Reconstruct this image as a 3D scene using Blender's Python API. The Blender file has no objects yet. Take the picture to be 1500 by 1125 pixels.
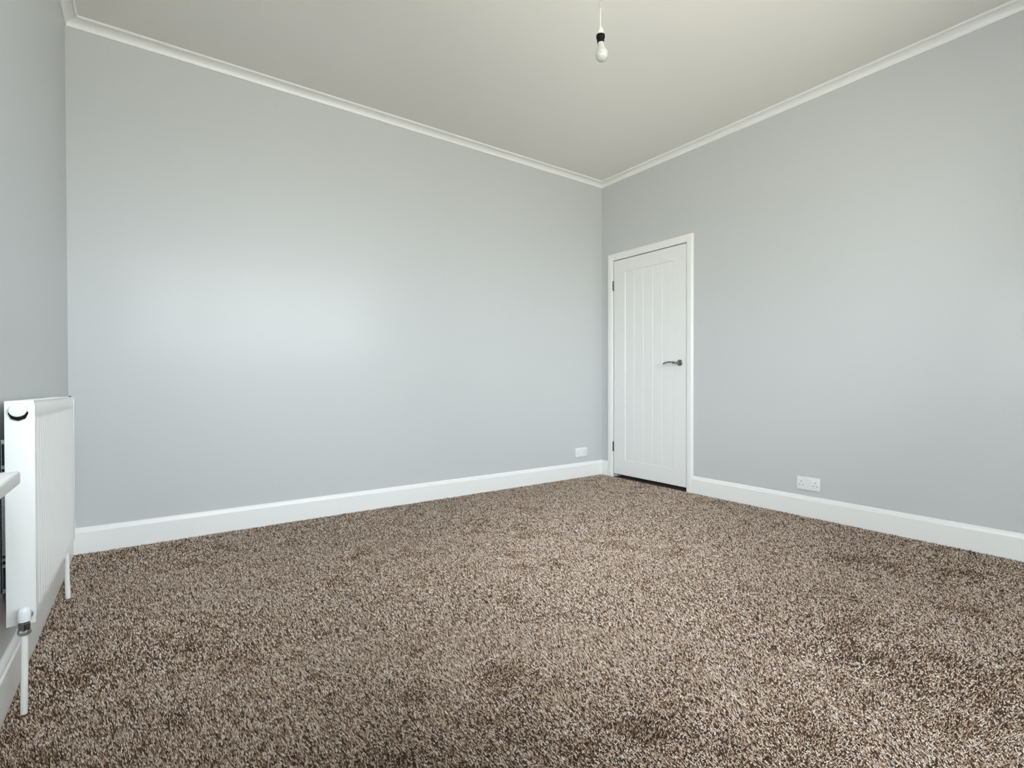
import bpy, bmesh, math, random
import numpy as np
from mathutils import Vector, Matrix

C = bpy.context.scene.collection
sc = bpy.context.scene
PI = math.pi

# ------------------------------------------------------------------ camera
CAM_H = 0.9009
YAW, PITCH, ROLL, FPX = 0.6197, 0.0087, -0.0018, 747.65
cd = bpy.data.cameras.new('camera'); cam = bpy.data.objects.new('camera', cd); C.objects.link(cam)
cd.sensor_fit = 'HORIZONTAL'; cd.sensor_width = 36.0; cd.lens = FPX / 1500 * 36.0; cd.clip_start = 0.02
Fv = Vector((math.sin(YAW) * math.cos(PITCH), math.cos(YAW) * math.cos(PITCH), -math.sin(PITCH)))
Rv = Vector((math.cos(YAW), -math.sin(YAW), 0))
Uv = Rv.cross(Fv)
R2 = Rv * math.cos(ROLL) + Uv * math.sin(ROLL)
U2 = -Rv * math.sin(ROLL) + Uv * math.cos(ROLL)
cam.matrix_world = Matrix(((R2.x, U2.x, -Fv.x, 0), (R2.y, U2.y, -Fv.y, 0), (R2.z, U2.z, -Fv.z, CAM_H), (0, 0, 0, 1)))
sc.camera = cam

# ------------------------------------------------------------------ world: bright overcast sky over warm ground
w = bpy.data.worlds.new('overcast_sky'); sc.world = w; w.use_nodes = True
nt = w.node_tree; nt.nodes.clear()
tc = nt.nodes.new('ShaderNodeTexCoord'); sx = nt.nodes.new('ShaderNodeSeparateXYZ')
mr = nt.nodes.new('ShaderNodeMapRange'); mr.inputs[1].default_value = -1; mr.inputs[2].default_value = 1
cr = nt.nodes.new('ShaderNodeValToRGB')
e = cr.color_ramp.elements
e[0].position = 0.0; e[0].color = (0.60, 0.575, 0.515, 1)
e[1].position = 0.47; e[1].color = (0.67, 0.65, 0.595, 1)
n_ = e.new(0.52); n_.color = (0.90, 0.94, 0.97, 1)
n_ = e.new(1.0); n_.color = (1.5, 1.62, 1.80, 1)
bg = nt.nodes.new('ShaderNodeBackground'); bg.inputs[1].default_value = 14.5
wo = nt.nodes.new('ShaderNodeOutputWorld')
nt.links.new(tc.outputs['Generated'], sx.inputs[0]); nt.links.new(sx.outputs[2], mr.inputs[0])
nt.links.new(mr.outputs[0], cr.inputs[0]); nt.links.new(cr.outputs[0], bg.inputs[0]); nt.links.new(bg.outputs[0], wo.inputs[0])

sc.view_settings.view_transform = 'Standard'; sc.view_settings.look = 'None'
sc.view_settings.gamma = 1; sc.view_settings.use_curve_mapping = False
sc.view_settings.exposure = 0.0
sc.cycles.max_bounces = 12; sc.cycles.diffuse_bounces = 7
sc.cycles.use_denoising = True

# ------------------------------------------------------------------ room dimensions (floor = carpet surface at z 0)
XL, XR, YB, YF, ZC = -0.3375, 3.558, 3.5, -0.35, 2.778
T = 0.28
WL = (-0.27, 1.55, 0.66, 2.0)     # opening in the left wall: y0 y1 z0 z1
WF = (-0.22, 2.80, 1.12, 2.42)      # opening in the wall behind the camera: x0 x1 z0 z1
DY0, DY1, DZ = 2.532, 3.350, 2.010 # door opening in the right wall

def portal(name, loc, rot, sx_, sy_):
    l = bpy.data.lights.new(name, 'AREA'); l.shape = 'RECTANGLE'; l.size = sx_; l.size_y = sy_
    l.cycles.is_portal = True
    o = bpy.data.objects.new(name, l); C.objects.link(o); o.location = loc; o.rotation_euler = rot
portal('daylight_portal', (XL - T - 0.02, (WL[0] + WL[1]) / 2, (WL[2] + WL[3]) / 2), (0, -PI / 2, 0), WL[3] - WL[2], WL[1] - WL[0])
portal('daylight_portal', ((WF[0] + WF[1]) / 2, YF - T - 0.02, (WF[2] + WF[3]) / 2), (PI / 2, 0, 0), WF[1] - WF[0], WF[3] - WF[2])

# ------------------------------------------------------------------ materials
def mat(name, col, rough=0.5, metal=0.0, bump=None, spec=0.5, var=None):
    m = bpy.data.materials.new(name); m.use_nodes = True
    t = m.node_tree; b = t.nodes['Principled BSDF']
    b.inputs['Base Color'].default_value = (*col, 1); b.inputs['Roughness'].default_value = rough
    b.inputs['Metallic'].default_value = metal; b.inputs['Specular IOR Level'].default_value = spec
    co = t.nodes.new('ShaderNodeTexCoord')
    if bump:
        n = t.nodes.new('ShaderNodeTexNoise'); n.inputs['Scale'].default_value = bump[0]; n.inputs['Detail'].default_value = 3
        bp = t.nodes.new('ShaderNodeBump'); bp.inputs['Strength'].default_value = bump[1]; bp.inputs['Distance'].default_value = bump[2]
        t.links.new(co.outputs['Object'], n.inputs['Vector']); t.links.new(n.outputs['Fac'], bp.inputs['Height'])
        t.links.new(bp.outputs['Normal'], b.inputs['Normal'])
    if var:
        n = t.nodes.new('ShaderNodeTexNoise'); n.inputs['Scale'].default_value = var[0]; n.inputs['Detail'].default_value = 2
        mx = t.nodes.new('ShaderNodeMix'); mx.data_type = 'RGBA'
        mx.inputs['A'].default_value = (*col, 1); mx.inputs['B'].default_value = (*[c * var[1] for c in col], 1)
        t.links.new(co.outputs['Object'], n.inputs['Vector']); t.links.new(n.outputs['Fac'], mx.inputs['Factor'])
        t.links.new(mx.outputs['Result'], b.inputs['Base Color'])
    return m
M_wall = mat('pale_grey_wall_paint', (0.565, 0.58, 0.588), 0.42, bump=(260, 0.06, 0.002), spec=0.45, var=(1.3, 0.985))
for k_, v_ in (('Coat Weight', 0.09), ('Coat Roughness', 0.15), ('Coat IOR', 1.5)):
    M_wall.node_tree.nodes['Principled BSDF'].inputs[k_].default_value = v_
M_ceil = mat('ceiling_paint', (0.83, 0.81, 0.765), 0.8, bump=(200, 0.06, 0.002), var=(1.1, 0.98))
M_trim = mat('white_satinwood_paint', (0.84, 0.84, 0.83), 0.32, bump=(60, 0.05, 0.001))
M_door = mat('white_door_paint', (0.80, 0.805, 0.80), 0.4, bump=(90, 0.10, 0.0015))
M_rad = mat('white_radiator_enamel', (0.84, 0.84, 0.83), 0.28)
M_plastic = mat('white_plastic', (0.80, 0.81, 0.82), 0.25)
M_capwhite = mat('white_cap_plastic', (0.82, 0.84, 0.87), 0.4)
M_pipe = mat('white_painted_pipe', (0.82, 0.81, 0.77), 0.35)
M_black = mat('black_plastic', (0.006, 0.006, 0.006), 0.6, spec=0.12)
M_hinge = mat('dark_hinge_steel', (0.10, 0.10, 0.095), 0.35, metal=1.0)
M_hole = mat('dark_pin_hole', (0.02, 0.02, 0.025), 0.9)
M_chrome = mat('chrome', (0.26, 0.26, 0.26), 0.16, metal=1.0)
M_zinc = mat('zinc_plated_steel', (0.50, 0.52, 0.53), 0.38, metal=1.0)
M_cord = mat('white_flex', (0.62, 0.62, 0.58), 0.5)
M_cordp = mat('pinkish_flex', (0.50, 0.40, 0.38), 0.5)
M_upvc = mat('white_window_plastic', (0.83, 0.84, 0.85), 0.25)
M_hall = mat('hallway_paint', (0.3, 0.29, 0.28), 0.8)
M_bulb = mat('opal_bulb_glass', (0.50, 0.505, 0.49), 0.10)
M_bulb.node_tree.nodes['Principled BSDF'].inputs['Subsurface Weight'].default_value = 0.3
M_bulb.node_tree.nodes['Principled BSDF'].inputs['Subsurface Radius'].default_value = (0.02, 0.02, 0.02)

M_holder = mat('lampholder_plastic', (0.66, 0.66, 0.64), 0.35)
def glass_mat():
    m = bpy.data.materials.new('window_glass'); m.use_nodes = True; t = m.node_tree; t.nodes.clear()
    o = t.nodes.new('ShaderNodeOutputMaterial'); tr = t.nodes.new('ShaderNodeBsdfTransparent'); gl = t.nodes.new('ShaderNodeBsdfGlossy')
    tr.inputs[0].default_value = (0.96, 0.98, 0.97, 1); gl.inputs['Roughness'].default_value = 0.0
    fr = t.nodes.new('ShaderNodeFresnel'); fr.inputs[0].default_value = 1.45; mx = t.nodes.new('ShaderNodeMixShader')
    t.links.new(fr.outputs[0], mx.inputs[0]); t.links.new(tr.outputs[0], mx.inputs[1]); t.links.new(gl.outputs[0], mx.inputs[2])
    t.links.new(mx.outputs[0], o.inputs[0]); return m
M_glass = glass_mat()

def carpet_mat(name, attr):
    m = bpy.data.materials.new(name); m.use_nodes = True; t = m.node_tree; b = t.nodes['Principled BSDF']
    b.inputs['Roughness'].default_value = 0.75; b.inputs['Specular IOR Level'].default_value = 0.25
    b.inputs['Sheen Weight'].default_value = 0.05; b.inputs['Sheen Roughness'].default_value = 0.5
    if attr:
        a = t.nodes.new('ShaderNodeAttribute'); a.attribute_name = 'tuft_colour'
        t.links.new(a.outputs['Color'], b.inputs['Base Color'])
    else:
        co = t.nodes.new('ShaderNodeTexCoord'); v = t.nodes.new('ShaderNodeTexVoronoi'); v.inputs['Scale'].default_value = 190
        bw = t.nodes.new('ShaderNodeSeparateColor'); r = t.nodes.new('ShaderNodeValToRGB')
        el = r.color_ramp.elements
        el[0].color = (0.020, 0.010, 0.005, 1); el[1].color = (0.10, 0.062, 0.040, 1)
        el.new(0.55).color = (0.045, 0.026, 0.015, 1)
        t.links.new(co.outputs['Object'], v.inputs['Vector']); t.links.new(v.outputs['Color'], bw.inputs[0])
        t.links.new(bw.outputs[0], r.inputs[0]); t.links.new(r.outputs[0], b.inputs['Base Color'])
    return m
M_carpet = carpet_mat('brown_heather_carpet_backing', False)
M_pile = carpet_mat('brown_heather_carpet_pile', True)

# ------------------------------------------------------------------ helpers
def obj(name, bm, m, parent=None, smooth=False, loc=None):
    me = bpy.data.meshes.new(name); bmesh.ops.recalc_face_normals(bm, faces=bm.faces[:]); bm.to_mesh(me); bm.free()
    if m: me.materials.append(m)
    if smooth:
        for p in me.polygons: p.use_smooth = True
        me.set_sharp_from_angle(angle=math.radians(40))
    o = bpy.data.objects.new(name, me); C.objects.link(o)
    if parent: o.parent = parent
    if loc: o.location = loc
    return o
def struct(o): o['kind'] = 'structure'; return o
def tag(o, label, cat, group=None):
    o['label'] = label; o['category'] = cat
    if group: o['group'] = group
    return o
def empty(name, loc=(0, 0, 0)):
    o = bpy.data.objects.new(name, None); C.objects.link(o); o.location = loc; o.empty_display_size = 0.05; return o
def box(bm, x0, x1, y0, y1, z0, z1, bev=0.0, seg=2):
    vs = [bm.verts.new((x, y, z)) for x in (x0, x1) for y in (y0, y1) for z in (z0, z1)]
    q = [(0, 1, 3, 2), (4, 6, 7, 5), (0, 4, 5, 1), (2, 3, 7, 6), (0, 2, 6, 4), (1, 5, 7, 3)]
    fs = [bm.faces.new([vs[i] for i in f]) for f in q]
    if bev:
        es = list({e_ for f in fs for e_ in f.edges})
        bmesh.ops.bevel(bm, geom=es, offset=bev, segments=seg, profile=0.5, affect='EDGES')
def newbox(*a, **k):
    bm = bmesh.new(); box(bm, *a, **k); return bm
def prism(bm, pts, axis, a0, a1, shear0=None, shear1=None):
    """extrude a 2-D outline (u, v) along an axis; shear: end position as function of u (for mitres)"""
    def P(u, v, a):
        return {'x': (a, u, v), 'y': (u, a, v), 'z': (u, v, a)}[axis]
    n = len(pts)
    A = [bm.verts.new(P(u, v, a0 + (shear0(u) if shear0 else 0))) for u, v in pts]
    B = [bm.verts.new(P(u, v, a1 + (shear1(u) if shear1 else 0))) for u, v in pts]
    bm.faces.new(A); bm.faces.new(B[::-1])
    for i in range(n): bm.faces.new((A[i], A[(i + 1) % n], B[(i + 1) % n], B[i]))
def lathe(bm, prof, M=Matrix.Identity(4), n=32, caps=True):
    """prof: list of (r, z); revolved about z, then moved by M"""
    rings = []
    for r, z in prof:
        rings.append([bm.verts.new(M @ Vector((r * math.cos(2 * PI * k / n), r * math.sin(2 * PI * k / n), z))) for k in range(n)])
    for a, b in zip(rings, rings[1:]):
        for k in range(n): bm.faces.new((a[k], a[(k + 1) % n], b[(k + 1) % n], b[k]))
    if caps: bm.faces.new(rings[0][::-1]); bm.faces.new(rings[-1])
def tube(bm, pts, r, n=12):
    pts = [Vector(p) for p in pts]; rr = r if isinstance(r, (list, tuple)) else [r] * len(pts)
    rings = []; up = None
    for i, p in enumerate(pts):
        d = (pts[min(i + 1, len(pts) - 1)] - pts[max(i - 1, 0)]).normalized()
        if up is None: up = Vector((1, 0, 0)) if abs(d.x) < 0.9 else Vector((0, 1, 0))
        s = d.cross(up).normalized(); up = s.cross(d).normalized()
        rings.append([bm.verts.new(p + (s * math.cos(2 * PI * k / n) + up * math.sin(2 * PI * k / n)) * rr[i]) for k in range(n)])
    for a, b in zip(rings, rings[1:]):
        for k in range(n): bm.faces.new((a[k], a[(k + 1) % n], b[(k + 1) % n], b[k]))
    bm.faces.new(rings[0][::-1]); bm.faces.new(rings[-1])
def toY(x, y, z, s=-1):  # lathe axis z turned towards -Y (s=-1) or +Y
    return Matrix.Translation((x, y, z)) @ Matrix.Rotation(PI / 2 if s < 0 else -PI / 2, 4, 'X')
def toX(x, y, z, s=-1):
    return Matrix.Translation((x, y, z)) @ Matrix.Rotation(-PI / 2 if s < 0 else PI / 2, 4, 'Y')

# ------------------------------------------------------------------ room shell
ZB = -0.012
H = ZC + 0.03
# floor
struct(obj('floor', newbox(XL - T, XR + 0.12, YF - T, YB + 0.12, ZB - 0.15, ZB), M_carpet))
struct(obj('ceiling', newbox(XL - T, XR + 0.12, YF - T, YB + 0.12, ZC, ZC + 0.15), M_ceil))
struct(obj('wall_back', newbox(XL - T, XR + 0.12, YB, YB + 0.12, ZB, ZC), M_wall))
bm = bmesh.new()   # left wall with the window opening
y0, y1, z0, z1 = WL
box(bm, XL - T, XL, YF - T, y0, ZB, ZC); box(bm, XL - T, XL, y1, YB, ZB, ZC)
box(bm, XL - T, XL, y0, y1, ZB, z0); box(bm, XL - T, XL, y0, y1, z1, ZC)
struct(obj('wall_left', bm, M_wall))
bm = bmesh.new()
x0, x1, z0, z1 = WF
box(bm, XL, x0, YF - T, YF, ZB, ZC); box(bm, x1, XR + 0.12, YF - T, YF, ZB, ZC)
box(bm, x0, x1, YF - T, YF, ZB, z0); box(bm, x0, x1, YF - T, YF, z1, ZC)
struct(obj('wall_front', bm, M_wall))
bm = bmesh.new()
box(bm, XR, XR + 0.12, YF, DY0 - 0.02, ZB, ZC); box(bm, XR, XR + 0.12, DY1 + 0.02, YB, ZB, ZC)
box(bm, XR, XR + 0.12, DY0 - 0.02, DY1 + 0.02, DZ + 0.02, ZC)
struct(obj('wall_right', bm, M_wall))
# dark hallway beyond the door
bm = bmesh.new()
hx0, hx1, hy0, hy1 = XR + 0.121, XR + 1.2, DY0 - 0.3, DY1 + 0.3
box(bm, hx1, hx1 + 0.05, hy0, hy1, ZB, 2.4); box(bm, hx0, hx1, hy0 - 0.05, hy0, ZB, 2.4); box(bm, hx0, hx1, hy1, hy1 + 0.05, ZB, 2.4)
box(bm, hx0, hx1 + 0.05, hy0 - 0.05, hy1 + 0.05, 2.4, 2.45); box(bm, hx0, hx1 + 0.05, hy0 - 0.05, hy1 + 0.05, ZB - 0.05, ZB)
struct(obj('wall_hallway', bm, M_hall))

# baseboards: profile (distance from wall, z), mitred in the corners
BT, BH = 0.018, 0.126
prof_b = [(0, ZB), (BT, ZB), (BT, 0.101), (BT - 0.002, 0.104), (BT - 0.0045, 0.106), (BT - 0.006, 0.112), (BT - 0.009, 0.119), (BT - 0.0125, BH - 0.002), (BT - 0.015, BH), (0, BH)]
def run(name, prof, side, a0, a1, m0, m1, m, smooth=False):
    """side: which wall; mitre m0/m1 True -> 45 degree cut"""
    bm = bmesh.new()
    if side == 'back':  f = lambda d: YB - d; ax = 'x'
    if side == 'front': f = lambda d: YF + d; ax = 'x'
    if side == 'left':  f = lambda d: XL + d; ax = 'y'
    if side == 'right': f = lambda d: XR - d; ax = 'y'
    n = len(prof)
    def P(d, z, a): return (a, f(d), z) if ax == 'x' else (f(d), a, z)
    A = [bm.verts.new(P(d, z, a0 + (d if m0 else 0))) for d, z in prof]
    B = [bm.verts.new(P(d, z, a1 - (d if m1 else 0))) for d, z in prof]
    bm.faces.new(A); bm.faces.new(B[::-1])
    for i in range(n): bm.faces.new((A[i], A[(i + 1) % n], B[(i + 1) % n], B[i]))
    o = obj(name, bm, m, smooth=smooth); return struct(o)
run('baseboard_back', prof_b, 'back', XL, XR, True, True, M_trim)
run('baseboard_left', prof_b, 'left', YF, YB, True, True, M_trim)
run('baseboard_front', prof_b, 'front', XL, XR, True, True, M_trim)
AY0, AY1, AZ = 2.484, 3.410, 2.070    # architrave outer edges
run('baseboard_right', prof_b, 'right', YF, AY0, True, False, M_trim)
run('baseboard_right', prof_b, 'right', AY1, YB, False, True, M_trim)
# cornice: small cove with a bead along the ceiling
q, p_ = 0.045, 0.056
prof_c = [(0, ZC), (0, ZC - q), (0.006, ZC - q), (0.0075, ZC - q + 0.003)]
for k in range(1, 8):
    t_ = k / 8 * PI / 2
    prof_c.append((0.0075 + 0.034 * (1 - math.cos(t_)), ZC - q + 0.003 + 0.031 * math.sin(t_)))
prof_c += [(0.043, ZC - 0.0105), (0.043, ZC - 0.0075), (0.047, ZC - 0.0105), (0.052, ZC - 0.009), (p_, ZC - 0.004), (p_, ZC)]
for i, (s, a, b) in enumerate((('back', XL, XR), ('right', YF, YB), ('left', YF, YB), ('front', XL, XR))):
    run('trim_%d' % (i + 1), prof_c, s, a, b, True, True, M_trim)

# ------------------------------------------------------------------ windows
def window(name, to, u0, u1, z0, z1, mull):
    """to(u, d, z): u along the wall, d = depth from the outer face inwards"""
    root = struct(empty(name, to(u0, 0.05, z0)))
    inv = Matrix.Translation(-Vector(root.location))
    def bx(nm, ua, ub, da, db, za, zb, m, bev=0.004):
        a = Vector(to(ua, da, za)); b = Vector(to(ub, db, zb))
        o = obj(nm, newbox(min(a.x, b.x), max(a.x, b.x), min(a.y, b.y), max(a.y, b.y), za, zb, bev=bev), m, root)
        o.matrix_parent_inverse = inv; return o
    fw = 0.06
    bx('window_frame', u0, u1, .03, .09, z0, z0 + fw, M_upvc); bx('window_frame', u0, u1, .03, .09, z1 - fw, z1, M_upvc)
    bx('window_frame', u0, u0 + fw, .03, .09, z0 + fw, z1 - fw, M_upvc); bx('window_frame', u1 - fw, u1, .03, .09, z0 + fw, z1 - fw, M_upvc)
    us = [u0 + fw] + [m_ for m_ in mull] + [u1 - fw]
    for m_ in mull: bx('mullion', m_ - .03, m_ + .03, .03, .09, z0 + fw, z1 - fw, M_upvc)
    for i in range(len(us) - 1):
        a = us[i] + (.03 if i else 0); b = us[i + 1] - (.03 if i < len(us) - 2 else 0)
        bx('pane', a, b, .058, .062, z0 + fw, z1 - fw, M_glass, bev=0)
    return root
window('window_1', lambda u, d, z: (XL - T + d, u, z), WL[0], WL[1], WL[2] + 0.032, WL[3], [0.68])
window('window_2', lambda u, d, z: (u, YF - T + d, z), WF[0], WF[1], WF[2] + 0.025, WF[3], [0.68, 1.70])
# sill boards
SY1, SX1, SZ0, SZ1 = 1.62, -0.241, 0.661, 0.692
bm = bmesh.new()
pts = [(XL - T + .09, WL[0] + .001), (XL, WL[0] + .001), (XL + .001, WL[0] - .07), (SX1, WL[0] - .07), (SX1, SY1), (XL + .001, SY1), (XL, WL[1] - .001), (XL - T + .09, WL[1] - .001)]
prism(bm, pts, 'z', SZ0, SZ1)
bmesh.ops.bevel(bm, geom=bm.edges[:], offset=0.005, segments=3, profile=0.5, affect='EDGES')
sill = obj('trim_5', bm, M_trim, smooth=True); struct(sill); sill['label'] = 'white painted window sill board end beside radiator'
bm = bmesh.new(); box(bm, WF[0] + .001, WF[1] - .001, YF - T + .09, YF + .05, WF[2] + .001, WF[2] + .025, bev=.004)
struct(obj('trim_6', bm, M_trim))

# ------------------------------------------------------------------ door
door = struct(empty('door_1', (XR, DY1, 0)))
inv = Matrix.Translation(-Vector(door.location))
def dpart(name, bm, m, smooth=False, parent=None):
    o = obj(name, bm, m, smooth=smooth); o.parent = parent or door
    if parent is None: o.matrix_parent_inverse = inv
    return o
FX = 3.549                       # face of the leaf
LY0, LY1, LZ0, LZ1 = 2.546, 3.334, 0.022, 2.001
PY0, PY1, PZ0, PZ1 = 2.672, 3.198, 0.160, 1.886
def ring_frame():
    bm = bmesh.new(); d = 0.007; th = 0.04
    o = [(LY0, LZ0), (LY1, LZ0), (LY1, LZ1), (LY0, LZ1)]; i = [(PY0, PZ0), (PY1, PZ0), (PY1, PZ1), (PY0, PZ1)]
    ii = [(PY0 + d, PZ0 + d), (PY1 - d, PZ0 + d), (PY1 - d, PZ1 - d), (PY0 + d, PZ1 - d)]
    V = lambda L, x: [bm.verts.new((x, y, z)) for y, z in L]
    a, b, c_, c2, e_, e2 = V(o, FX + .002), V(i, FX), V(ii, FX + .007), V(ii, FX + th - .002), V(o, FX + th), V(o, FX + .002)
    o2 = [(LY0 + .002, LZ0 + .002), (LY1 - .002, LZ0 + .002), (LY1 - .002, LZ1 - .002), (LY0 + .002, LZ1 - .002)]
    f = V(o2, FX)
    for k in range(4):
        j = (k + 1) % 4
        bm.faces.new((f[k], f[j], b[j], b[k])); bm.faces.new((a[k], a[j], f[j], f[k]))
        bm.faces.new((b[k], b[j], c_[j], c_[k])); bm.faces.new((a[k], e_[k], e_[j], a[j]))
    bm.faces.new(e_)
    bm.faces.new(c_)
    for v in e2 + c2: bm.verts.remove(v)
    return bm
dpart('door_leaf', ring_frame(), M_door)
n = 5; pw = (PY1 - PY0 - 0.014) / n
for k in range(n):               # five vertical boards with V joints
    a = PY0 + 0.007 + k * pw; b = a + pw
    bm = bmesh.new(); v = 0.0035
    pts = [(FX + .0075, a), (FX + .0070, a + .0005), (FX + .0028, a + v + .0005), (FX + .0028, b - v - .0005), (FX + .0070, b - .0005), (FX + .0075, b)]
    prism(bm, [(x, y) for x, y in pts], 'z', PZ0 + .006, PZ1 - .006)
    dpart('plank', bm, M_door)
# lining and stop
bm = bmesh.new()
box(bm, XR + .001, XR + .12, DY0 - .02, DY0, ZB, DZ + .02); box(bm, XR + .001, XR + .12, DY1, DY1 + .02, ZB, DZ + .02); box(bm, XR + .001, XR + .12, DY0, DY1, DZ, DZ + .02)
box(bm, XR + .038, XR + .07, DY0, DY0 + .014, ZB, DZ); box(bm, XR + .038, XR + .07, DY1 - .014, DY1, ZB, DZ); box(bm, XR + .038, XR + .07, DY0, DY1, DZ - .014, DZ)
dpart('door_lining', bm, M_trim)
# architrave: moulded profile, mitred
apr = [(0, 0), (0, .012), (.003, .015), (.012, .0155), (.015, .018), (.040, .0185), (.046, .017), (.048, .0135), (.054, .0125), (.056, .0105), (.056, 0)]
IY0, IY1, IZ = 2.540, 3.343, 2.008    # inner edges; widths scaled to reach the outer edges
def arch(kind):
    bm = bmesh.new()
    def pt(w_, t_, end):
        f = w_ / .056
        if kind == 'head':
            z = IZ + (AZ - IZ) * f; y = (IY0 - (IY0 - AY0) * f) if end == 0 else (IY1 + (AY1 - IY1) * f)
            return (XR - t_, y, z)
        y = (IY0 - (IY0 - AY0) * f) if kind == 'right' else (IY1 + (AY1 - IY1) * f)
        return (XR - t_, y, ZB if end == 0 else IZ + (AZ - IZ) * f)
    A = [bm.verts.new(pt(w_, t_, 0)) for w_, t_ in apr]; B = [bm.verts.new(pt(w_, t_, 1)) for w_, t_ in apr]
    n = len(apr); bm.faces.new(A); bm.faces.new(B[::-1])
    for i in range(n): bm.faces.new((A[i], A[(i + 1) % n], B[(i + 1) % n], B[i]))
    return bm
for k in ('right', 'left', 'head'): dpart('architrave', arch(k), M_trim)
# hinges
for zc in (1.774, 0.274):
    bm = bmesh.new()
    for j in range(5):
        lathe(bm, [(.0045, 0), (.0055, .001), (.0055, .0165), (.0045, .0175)], Matrix.Translation((FX - .004, 3.3385, zc - .0445 + j * .0178)), n=12)
    box(bm, FX - .001, FX + .025, 3.3345, 3.3425, zc - .045, zc + .045)
    h = dpart('hinge', bm, M_hinge, smooth=True); h['label'] = 'small dark chrome butt hinge'
# handle
HY, HZ = 2.606, 1.036
hd = empty('handle', (FX, HY, HZ)); hd.parent = door; hd.matrix_parent_inverse = inv; hd['label'] = 'curved chrome lever handle on round rose'
def hpart(name, bm, m):
    o = obj(name, bm, m, hd, smooth=True); return o
bm = bmesh.new(); lathe(bm, [(.026, 0), (.026, .004), (.0245, .007), (.021, .009), (.012, .0095)], toX(0, 0, 0), n=36); hpart('rose', bm, M_chrome)
bm = bmesh.new()
tube(bm, [(-.005, 0, 0), (-.03, 0, 0), (-.043, .003, 0), (-.050, .014, .001), (-.053, .035, .004), (-.052, .06, .0065), (-.050, .09, .006), (-.048, .115, .001), (-.046, .130, -.006)],
     [.010, .0095, .0095, .009, .008, .0075, .0072, .0068, .006], n=14); hpart('lever', bm, M_chrome)
bm = newbox(FX + .010, FX + .022, 2.5365, 2.5455, 0.995, 1.075); dpart('strike_plate', bm, M_black)

# ------------------------------------------------------------------ wall sockets
def socket(loc, rot, label):
    r = empty('wall_socket', loc); r.rotation_euler = (0, 0, rot); tag(r, label, 'socket', 'double wall sockets above the skirting')
    # local frame: plate in x-z, facing -y
    bm = bmesh.new(); box(bm, -.073, .073, -.0095, 0, -.043, .043, bev=.003, seg=3)
    obj('face_plate', bm, M_plastic, r, smooth=True)
    for s in (-1, 1):
        bm = bmesh.new(); box(bm, s * .012 - .006, s * .012 + .006, -.0125, -.009, .012, .030, bev=.0012)
        obj('rocker_switch', bm, M_plastic, r)
    for s in (-1, 1):
        cx = s * .044
        for (dx, dz, w_, h_) in ((0, .012, .004, .008), (-.011, -.010, .0068, .004), (.011, -.010, .0068, .004)):
            bm = newbox(cx + dx - w_ / 2, cx + dx + w_ / 2, -.0098, -.0090, dz - h_ / 2, dz + h_ / 2)
            obj('pin_hole', bm, M_hole, r)
    for s in (-1, 1):
        bm = bmesh.new(); lathe(bm, [(.0035, 0), (.0035, .0012), (.0028, .0016)], toY(s * .0302, -.0092, 0.0), n=16)
        obj('screw_head', bm, M_plastic, r)
    return r
socket((XR - .0005, 1.605, .2075), -PI / 2, 'white double wall socket right of the panelled door')
socket((3.283, YB - .0005, .223), 0, 'white double wall socket near the room corner, left of the door')

# ------------------------------------------------------------------ pendant lamp
px, py = 1.7040, 1.6825
lamp = empty('pendant_lamp', (px, py, ZC)); tag(lamp, 'bare white bulb in a black and white holder hanging from the ceiling', 'lamp')
bm = bmesh.new(); lathe(bm, [(.045, 0), (.045, -.006), (.040, -.016), (.022, -.026), (.010, -.034), (.006, -.036)], n=36); obj('ceiling_rose', bm, M_plastic, lamp, smooth=True)
tl = (0.10, 0.03)                                                # slight tilt of the bulb
hz = -0.268
bm = bmesh.new(); tube(bm, [(0, 0, -.03), (.0005, 0, -.10), (0, 0, -.175)], .0033, 10); obj('cord', bm, M_cordp, lamp, smooth=True)['label'] = 'pinkish upper stretch of flex'
bm = bmesh.new(); tube(bm, [(0, 0, -.175), (-.001, .0004, -.21), (-.0005, 0, hz + .005)], .0030, 10); obj('cord', bm, M_cord, lamp, smooth=True)
bm = bmesh.new(); lathe(bm, [(.005, hz + .006), (.010, hz + .003), (.0135, hz - .006), (.0150, hz - .024), (.0150, hz - .028)], n=28); obj('holder_cap', bm, M_holder, lamp, smooth=True)
bm = bmesh.new(); lathe(bm, [(.0150, hz - .026), (.0195, hz - .028), (.0200, hz - .040), (.0170, hz - .044), (.0160, hz - .062), (.0130, hz - .063)], n=28); obj('lamp_holder', bm, M_black, lamp, smooth=True)
bm = bmesh.new()
Mb = Matrix.Translation((0, 0, hz - .050)) @ Matrix.Rotation(-0.15, 4, 'Y') @ Matrix.Rotation(0.02, 4, 'X')
pr_ = [(.0118, 0), (.0142, -.010), (.0148, -.020), (.0155, -.028), (.0180, -.035), (.0225, -.0425)]
for k in range(1, 13):
    a = math.radians(42 - k * 11.0); pr_.append((max(.0302 * math.cos(a), .0006), -.0630 + .0302 * math.sin(a)))
lathe(bm, pr_, Mb, n=36); bulb = obj('bulb', bm, M_bulb, lamp, smooth=True)

# ------------------------------------------------------------------ radiator
RX0, RX1, RY0, RY1 = -0.319, -0.259, 1.93, 2.86
RZ0, RZ1 = 0.229, 0.845; HT = RZ1 - RZ0; LN = RY1 - RY0
rad = empty('radiator', (RX1, RY0, 0)); tag(rad, 'white fluted panel radiator on the left wall beyond the window sill', 'radiator')
TILT = -0.014
def rp(name, bm, m, smooth=False, parent=None, tilt=True):
    if tilt:
        for v in bm.verts: v.co.z += (v.co.y) / LN * TILT
    return obj(name, bm, m, parent or rad, smooth=smooth)
TH = RX1 - RX0
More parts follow.
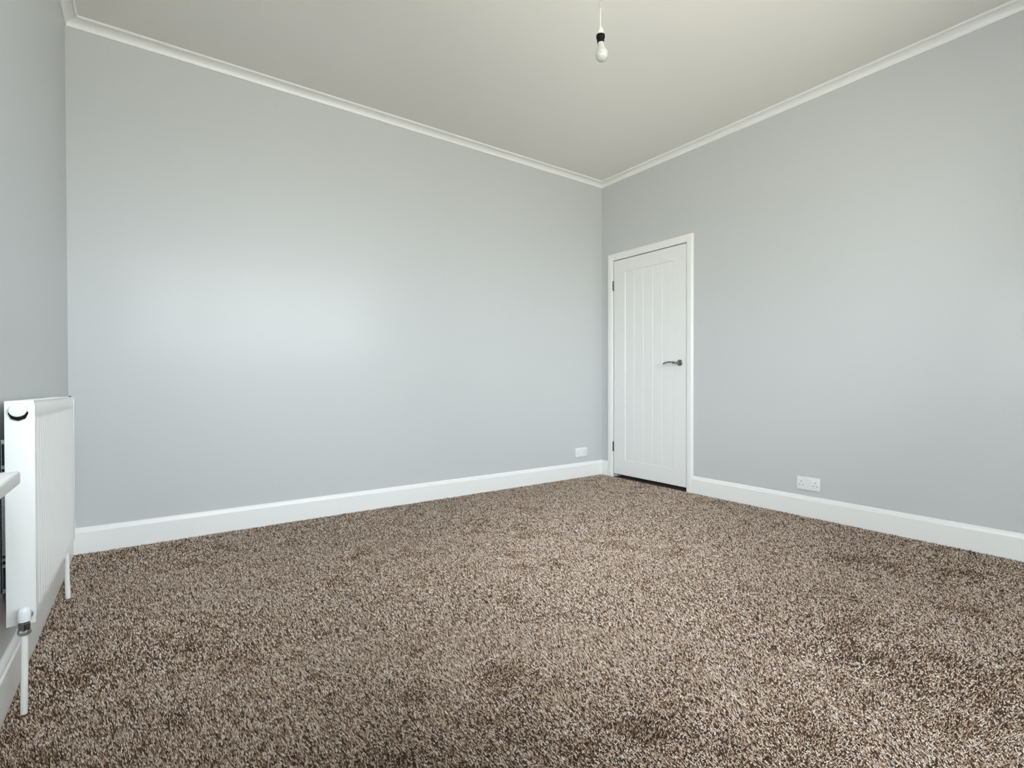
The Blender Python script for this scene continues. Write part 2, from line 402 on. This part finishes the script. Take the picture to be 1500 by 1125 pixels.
# fluted front panel, local x: 0 = front face, negative towards the wall
def fluted(x_face, sgn):
    bm = bmesh.new(); ys = []
    n = 22; m0 = 0.013; pitch = (LN - 2 * m0) / n
    ys.append((0.004, 0)); ys.append((m0, 0))
    for k in range(n):
        y = m0 + k * pitch
        for f, d in ((.10, 0), (.22, .6), (.34, 1), (.66, 1), (.78, .6), (.90, 0)):
            ys.append((y + f * pitch, d))
    ys.append((LN - m0, 0)); ys.append((LN - .004, 0))
    zs = [(RZ0 + .002, 0, .004), (RZ0 + .006, 0, 0), (RZ0 + .020, 0, 0), (RZ0 + .034, 1, 0), (RZ1 - .058, 1, 0), (RZ1 - .044, 0, 0), (RZ1 - .006, 0, 0), (RZ1 - .001, 0, .004)]
    g = [[bm.verts.new((x_face + sgn * (-(d * k * .0065) - r), y, z)) for (y, d) in ys] for (z, k, r) in zs]
    for i in range(len(zs) - 1):
        for j in range(len(ys) - 1): bm.faces.new((g[i][j], g[i][j + 1], g[i + 1][j + 1], g[i + 1][j]))
    # folded back edge so that the panel is a closed thin shell
    bk = [[bm.verts.new((x_face - .009, y, z)) for (y, d) in ys] for z in (RZ0 + .002, RZ1 - .001)]
    for j in range(len(ys) - 1):
        bm.faces.new((bk[0][j + 1], bk[0][j], bk[1][j], bk[1][j + 1]))
        bm.faces.new((g[0][j + 1], g[0][j], bk[0][j], bk[0][j + 1])); bm.faces.new((g[-1][j], g[-1][j + 1], bk[1][j + 1], bk[1][j]))
    for jj in (0, -1):
        bm.faces.new([g[i][jj] for i in range(len(zs))] + [bk[1][jj], bk[0][jj]])
    return bm
rp('front_panel', fluted(-.0015, 1), M_rad, smooth=True)
bm = newbox(-TH + .002, -TH + .010, .003, LN - .003, RZ0 + .004, RZ1 - .003, bev=.002); rp('back_panel', bm, M_rad)
bm = newbox(-TH + .011, -.010, .02, LN - .02, RZ0 + .03, RZ1 - .02); rp('convector', bm, mat('grey_convector_metal', (.25, .25, .25), .6))
for s in (0, 1):                                   # end covers, folded round the front edge
    ya, yb = (0, .0045) if s == 0 else (LN - .0045, LN)
    bm = bmesh.new()
    box(bm, -TH, 0, ya, yb, RZ0 - (.004 if s == 0 else 0), RZ1, bev=.0018)
    fy0, fy1 = (0, .011) if s == 0 else (LN - .011, LN)
    box(bm, -.0005, .0015, fy0, fy1, RZ0 + .012, RZ1 - .010, bev=.0006)
    rp('side_panel', bm, M_rad, smooth=True)
bm = bmesh.new()                                    # top grille: rim with cross bars
box(bm, -TH, -TH + .006, .004, LN - .004, RZ1 - .006, RZ1, bev=.001); box(bm, -.012, -.0005, .004, LN - .004, RZ1 - .0045, RZ1 + .0003, bev=.001)
k = 0; y = .012
while y < LN - .012:
    box(bm, -TH + .006, -.012, y, y + .004, RZ1 - .004, RZ1 - .001); y += .016
rp('top_grille', bm, M_rad)
bm = bmesh.new(); lathe(bm, [(.004, 0), (.004, .003), (.003, .004)], Matrix.Translation((-.010, LN - .012, RZ1)), n=12); rp('grille_clip', bm, M_black)
# plug on the near end
cx, cz = -TH / 2 - .001, RZ1 - .028
bm = bmesh.new(); lathe(bm, [(.0205, 0), (.0205, .006), (.018, .009)], toY(cx, 0, cz - .0065), n=8)
rp('end_plug', bm, M_black)
bm = bmesh.new(); lathe(bm, [(.0185, 0), (.0185, .012), (.0172, .0145), (.012, .0155)], toY(cx - .0002, -.001, cz + .0025), n=36)
rp('plug_cap', bm, M_capwhite, smooth=True)
# valves + pipes
def valve(y, sgn, zc, ybottom, tip_x, full):
    v = empty('radiator_valve', (0, 0, 0)); v.parent = rad
    vx = -TH / 2 + .012
    P = lambda nm, bm, m: obj(nm, bm, m, v, smooth=True)
    py_ = y + sgn * .040
    bm = bmesh.new(); lathe(bm, [(.0135, 0), (.0135, .004), (.0105, .005), (.0105, .012), (.0125, .013), (.0125, .024), (.008, .026), (.008, .036)], toY(vx, y, zc, sgn), n=24)
    P('tail_nut', bm, M_zinc)
    bm = bmesh.new(); lathe(bm, [(.0095, -.030), (.0125, -.029), (.0125, -.010), (.0105, -.008), (.0105, .012)], Matrix.Translation((vx, py_, zc)), n=24)
    P('valve_body', bm, M_chrome)
    bm = bmesh.new(); lathe(bm, [(.0130, -.040), (.0145, -.037), (.0145, -.029), (.0130, -.026)], Matrix.Translation((vx, py_, zc)), n=6)
    P('nut', bm, M_zinc)
    bm = bmesh.new(); lathe(bm, [(.0132, -.004), (.0138, .000), (.0138, .018), (.0125, .028), (.0090, .033), (.004, .035)], Matrix.Translation((vx, py_, zc)), n=28)
    P('valve_cap', bm, M_capwhite)
    return vx, py_
vx, vy = valve(0.0, -1, RZ0 + .024, 0, 0, True)
bm = bmesh.new(); tube(bm, [(vx, vy, RZ0 + .024 - .038), (vx, vy - .001, .12), (vx - .002, vy - .002, -.0015)], .0077, 20); rp('pipe', bm, M_pipe, smooth=True, tilt=False)
# far connection comes out underneath near the far end
fy = LN - .075
bm = bmesh.new()
tube(bm, [(-.030, fy + .04, RZ0 + .012), (-.026, fy + .03, RZ0 - .020), (-.021, fy + .012, RZ0 - .044), (-.019, fy + .003, RZ0 - .070), (-.018, fy, .08), (-.016, fy, -.0015)], .0085, 18); rp('pipe', bm, M_pipe, smooth=True, tilt=False)
# wall brackets seen through the gap
for by in (.055, LN - .12):
    bm = bmesh.new(); wx = XL - RX1
    zt, zb = 0.735, 0.305; gx = -TH - .0012
    # plate perpendicular to the wall with slots: frame of bars
    y0_, y1_ = by, by + .003
    def bar(xa, xb, za, zb_): box(bm, xa, xb, y0_, y1_, za, zb_)
    bar(wx + .0005, wx + .004, zb, zt); bar(gx - .0035, gx, zb, zt)
    zs_ = [zb, zb + .012, zb + .072, zb + .080, zb + .090, zb + .098, zb + .106, zt - .106, zt - .098, zt - .090, zt - .082, zt - .072, zt - .012, zt]
    for i in range(0, len(zs_), 2): bar(wx + .004, gx - .0035, zs_[i], zs_[i + 1])
    box(bm, wx + .0005, wx + .0025, by, by + .03, zb, zt)
    o = rp('wall_bracket', bm, M_zinc, tilt=False)

# ------------------------------------------------------------------ carpet pile
def carpet():
    rng = np.random.default_rng(7)
    X0, X1, Y0, Y1 = XL + BT + .002, XR - BT - .002, YF + BT + .002, YB - BT - .002
    def sample(dens, cond):
        n = int(dens * (X1 - X0) * (Y1 - Y0)); p = rng.random((n, 2)) * [X1 - X0, Y1 - Y0] + [X0, Y0]
        return p[cond(p)]
    def dist(p): return np.hypot(p[:, 0], p[:, 1])
    def ang(p): return np.abs(np.arctan2(p[:, 0], p[:, 1]) - YAW)
    seen = lambda p: (ang(p) < .92) & (dist(p) > .95)
    A = sample(64000, lambda p: seen(p) & (dist(p) < 1.9))
    B = sample(38000, lambda p: seen(p) & (dist(p) >= 1.9) & (dist(p) < 3.0))
    D = sample(24000, lambda p: seen(p) & (dist(p) >= 3.0))
    E = sample(24000, lambda p: ~seen(p))
    P = np.concatenate([A, B, D, E]); wd = np.concatenate([np.full(len(A), .00235), np.full(len(B), .0028), np.full(len(D), .0034), np.full(len(E), .0034)])
    n = len(P)
    # low-frequency lean and height fields = scuffed patches in the pile
    def field(seed, scale):
        r = np.random.default_rng(seed); s = np.zeros(n)
        for k in range(14):
            f = scale * (0.5 + 1.6 * r.random()); a = r.random() * 2 * PI
            s += np.sin(f * (P[:, 0] * math.cos(a) + P[:, 1] * math.sin(a)) + r.random() * 2 * PI) / (0.6 + f / scale)
        return s / 3.0
    big = field(1, 6.0); med = field(2, 18.0); fine = field(3, 45.0)
    scuff = np.clip((big * .5 + med * .7 + fine * .6) - .50, 0, .60)
    la = 3.14 + big * .5 + med * .5 + rng.normal(0, .7, n)
    # tufts shaped more upright and thinner along the left wall to imitate shade there
    up = 1 - 1 / (1 + np.exp(-(P[:, 0] - .30 - .09 * big - .06 * med) / .16))
    up = np.maximum(up, np.clip(scuff, 0, 1))
    lm = (0.0050 + .0026 * rng.random(n)) * (1 - .60 * up)
    hgt = (.0055 + .0030 * rng.random(n)) * (1 + .12 * up)
    lx, ly = np.cos(la) * lm, np.sin(la) * lm
    a0 = rng.random(n) * 2 * PI; wv = wd * (0.75 + .6 * rng.random(n)) * (1 - .20 * up)
    V = np.zeros((n, 4, 3), np.float32)
    for k in range(3):
        V[:, k, 0] = P[:, 0] + np.cos(a0 + k * 2.094) * wv; V[:, k, 1] = P[:, 1] + np.sin(a0 + k * 2.094) * wv; V[:, k, 2] = ZB - .001
    V[:, 3, 0] = P[:, 0] + lx; V[:, 3, 1] = P[:, 1] + ly; V[:, 3, 2] = ZB + hgt
    base = (np.arange(n) * 4)[:, None]
    F = np.concatenate([base + [[0, 1, 3]], base + [[1, 2, 3]], base + [[2, 0, 3]]], 1).reshape(-1).astype(np.int32)
    me = bpy.data.meshes.new('carpet_pile'); me.vertices.add(n * 4); me.vertices.foreach_set('co', V.reshape(-1))
    nf = n * 3; me.loops.add(nf * 3); me.loops.foreach_set('vertex_index', F)
    me.polygons.add(nf); me.polygons.foreach_set('loop_start', np.arange(nf, dtype=np.int32) * 3); me.polygons.foreach_set('loop_total', np.full(nf, 3, np.int32))
    me.update(calc_edges=True)
    pal = np.array([(.060, .028, .014), (.24, .142, .084), (.48, .335, .238), (.75, .62, .52), (.92, .84, .77)])
    u = np.clip(rng.random(n) * 4 - scuff * 1.1, 0, 3.999)
    i = u.astype(int); f = (u - i)[:, None]; col = pal[i] * (1 - f) + pal[i + 1] * f
    rgba = np.ones((n, 4, 4), np.float32); rgba[:, :, :3] = col[:, None, :]
    at = me.color_attributes.new('tuft_colour', 'FLOAT_COLOR', 'POINT'); at.data.foreach_set('color', rgba.reshape(-1))
    me.materials.append(M_pile)
    o = bpy.data.objects.new('carpet_pile', me); C.objects.link(o)
    o['kind'] = 'stuff'; tag(o, 'mottled brown and beige twist pile carpet covering the floor', 'carpet')
carpet()
